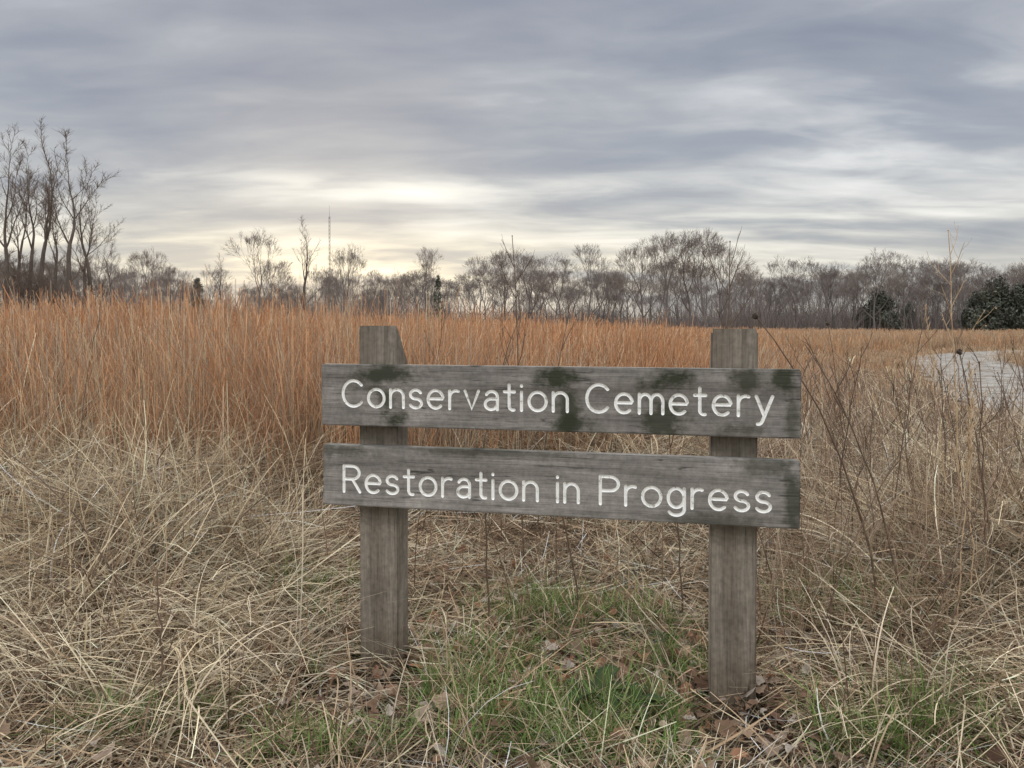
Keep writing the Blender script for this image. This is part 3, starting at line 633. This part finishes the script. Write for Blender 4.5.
# weeds
m,n,b=newmat("weed_stem"); tc=n.new('ShaderNodeTexCoord'); n.link(n.ramp(n.noise(tc.outputs['Object'],20,3),[(.3,(.08,.055,.04)),(.7,(.19,.135,.095))]),b.inputs['Base Color']); mat_stem=m
m,n,b=newmat("pale_weed_stem"); tc=n.new('ShaderNodeTexCoord'); n.link(n.ramp(n.noise(tc.outputs['Object'],20,3),[(.3,(.40,.28,.17)),(.7,(.58,.43,.27))]),b.inputs['Base Color']); mat_pale=m
m,n,b=newmat("seed_head"); tc=n.new('ShaderNodeTexCoord'); n.link(n.ramp(n.noise(tc.outputs['Object'],150,3),[(.3,(.03,.022,.017)),(.7,(.09,.065,.05))]),b.inputs['Base Color']); mat_head=m
def weed(x,y,ht,lx,ly,nb,kind,seed,lab,mat=None,r0=.003,bend=.0):
    r=random.Random(seed); mat=mat or mat_stem; V=[];F=[]; z0=float(H(x,y)); K_=12; pts=[]
    for i_ in range(K_+1):
        t_=i_/K_; pts.append(Vector((lx*(t_**1.7)+r.gauss(0,.003),ly*t_**1.5+r.gauss(0,.003),-.02+ht*(t_*(1+bend)-bend*t_*t_))))
    tube(V,F,pts,[r0*(1-.6*i_/K_) for i_ in range(K_+1)],5); tips=[pts[-1]]
    for q in range(nb):
        t_=.45+.52*(q+r.random())/nb; f=t_*K_; i_=min(int(f),K_-1); p=pts[i_].lerp(pts[i_+1],f-i_)
        az=q*2.4+r.random(); L_=ht*(.16-.09*t_)*r.uniform(.8,1.6)+.03; d=Vector((math.cos(az)*.55,math.sin(az)*.55,.8)).normalized(); bp_=[p]
        for s_ in range(4):
            d=(d+Vector((r.gauss(0,.12),r.gauss(0,.12),.10))).normalized(); bp_.append(bp_[-1]+d*L_/4)
        tube(V,F,bp_,[r0*.45,r0*.4,r0*.35,r0*.3,r0*.25],4); tips.append(bp_[-1])
        for s_ in range(3):
            b0=bp_[1+s_]; dd=(d+Vector((r.gauss(0,.6),r.gauss(0,.6),.1))).normalized(); tube(V,F,[b0,b0+dd*L_*.25,b0+dd*L_*.4+Vector((0,0,.01))],[r0*.25,r0*.2,r0*.15],3)
            if kind=='fluff': tips.append(b0+dd*L_*.4)
    o=mk("weed_stalk",mesh_np("weed_stalk",V,F,mat,smoothf=True),label=lab,category="weed",group="dried weed stalks around the sign"); o.location=(x,y,z0)
    def head(p,s,me_name="seed_head"):
        bm=bmesh.new(); bmesh.ops.create_icosphere(bm,subdivisions=2,radius=s)
        for v in bm.verts: v.co*=r.uniform(.75,1.25); v.co.z*=1.05
        for q in range(14):
            a=r.uniform(0,6.28); e_=r.uniform(-.6,1.2); dd=Vector((math.cos(a)*math.cos(e_),math.sin(a)*math.cos(e_),math.sin(e_))); c=dd.orthogonal().normalized()*s*.15
            v1=bm.verts.new(dd*s*.7+c); v2=bm.verts.new(dd*s*.7-c); v3=bm.verts.new(dd*s*1.6); bm.faces.new((v1,v2,v3))
        me=bpy.data.meshes.new(me_name); bm.to_mesh(me); bm.free(); me.materials.append(mat_head if kind=='cone' else mat); h=mk(me_name,me,parent=o); h.location=p
    if kind=='cone':
        for p in tips[:1]: head(p,.010)
    elif kind=='fluff':
        for p in tips[:16]: head(p,.0028)
    elif kind=='plume':
        for p in tips[:1]:
            PV=[];PF=[]
            for q in range(36):
                t_=q/36; f=(.72+.28*t_)*K_; i_=min(int(f),K_-1); b0=pts[i_].lerp(pts[i_+1],f-i_); a=r.uniform(0,6.28); L_=.05*(1-t_*.6)*r.uniform(.6,1.2); d_=Vector((math.cos(a)*.45,math.sin(a)*.45,1)).normalized()
                tube(PV,PF,[b0,b0+d_*L_*.5,b0+d_*L_],[.0006,.0022,.0005],3)
            mk("seed_head",mesh_np("seed_head",PV,PF,mat),parent=o)
DK="dark dried weed stalk with branching top"; PL="pale dried grass stalk with feathery plume"; CN="dried wildflower stalk with dark round seed head"
weed(.05,3.3,1.50,-.05,.1,7,'fluff',1,DK,None,.004); weed(.82,2.95,1.45,.06,.1,9,'fluff',2,DK,None,.004); weed(1.95,3.3,1.48,-.03,.05,9,'fluff',3,DK,mat_pale,.004)
weed(1.22,2.5,1.10,-.42,0,1,'cone',4,CN,mat_stem,.0048,.25); weed(1.72,2.7,.96,-.10,.05,0,'cone',5,CN,mat_stem,.004,.1); weed(1.30,2.5,1.0,-.30,.1,4,'none',6,DK,mat_stem,.004,.2)
weed(1.95,4.4,1.08,-.1,.05,1,'cone',7,CN,mat_stem,.004); weed(-.08,2.62,.70,-.03,.0,2,'none',8,DK,mat_stem,.004); weed(.62,2.75,.76,-.05,0,3,'none',9,DK,mat_stem,.004); weed(.25,2.8,.85,-.22,.02,2,'none',10,DK,mat_stem,.004)
weed(-.93,2.0,.45,-.02,.02,1,'none',11,DK,mat_stem,.004); weed(-1.25,2.5,.75,-.75,.2,2,'none',12,DK,mat_stem,.0035,.2); weed(.12,3.6,1.15,.15,0,4,'none',13,DK,None,.004); weed(-.2,4.0,1.2,.25,0,5,'none',14,DK,None,.004)
weed(-.72,2.15,.42,-.75,.15,1,'none',41,DK,mat_stem,.0032,.3); weed(-1.05,2.2,.36,-.55,.2,1,'none',42,DK,mat_stem,.003,.3); weed(-1.2,2.9,.55,.5,.2,2,'none',43,DK,mat_stem,.003,.2)
weed(1.55,2.55,.93,.05,.1,0,'plume',15,PL,mat_pale,.0025); weed(1.42,2.4,.80,.10,.1,0,'plume',16,PL,mat_pale,.0025); weed(1.85,3.2,1.14,-.06,.1,0,'plume',17,PL,mat_pale,.0025)
weed(1.5,3.0,1.2,.15,.0,4,'none',18,DK); weed(1.3,3.5,.95,.1,0,5,'fluff',19,DK); weed(2.1,3.0,.85,-.15,.05,5,'fluff',20,DK); weed(1.05,3.1,.9,-.1,.05,4,'none',21,DK)
weed(2.3,3.6,1.0,.1,.1,6,'fluff',22,DK); weed(1.75,3.9,.9,-.2,.1,5,'fluff',23,DK); weed(-1.6,3.2,1.1,-.3,.1,0,'plume',24,PL,mat_pale,.002); weed(-2.1,3.6,1.2,.1,.1,3,'none',25,DK)
weed(.95,2.35,.85,.4,.1,5,'none',26,DK,mat_stem,.003); weed(1.2,2.2,.6,.2,.05,5,'fluff',27,DK,mat_stem,.003); weed(-.55,5.2,1.35,.1,0,4,'fluff',28,DK,None,.004)
r5=random.Random(50)
for q in range(44):
    y=r5.uniform(2.6,6.0); x=y*r5.uniform(.34,.76); weed(x,y,r5.uniform(.55,1.0),r5.uniform(-.25,.25),r5.uniform(-.1,.1),r5.randint(5,9),r5.choice(['fluff','none','none']),100+q,DK,mat_stem,r5.uniform(.0028,.004))
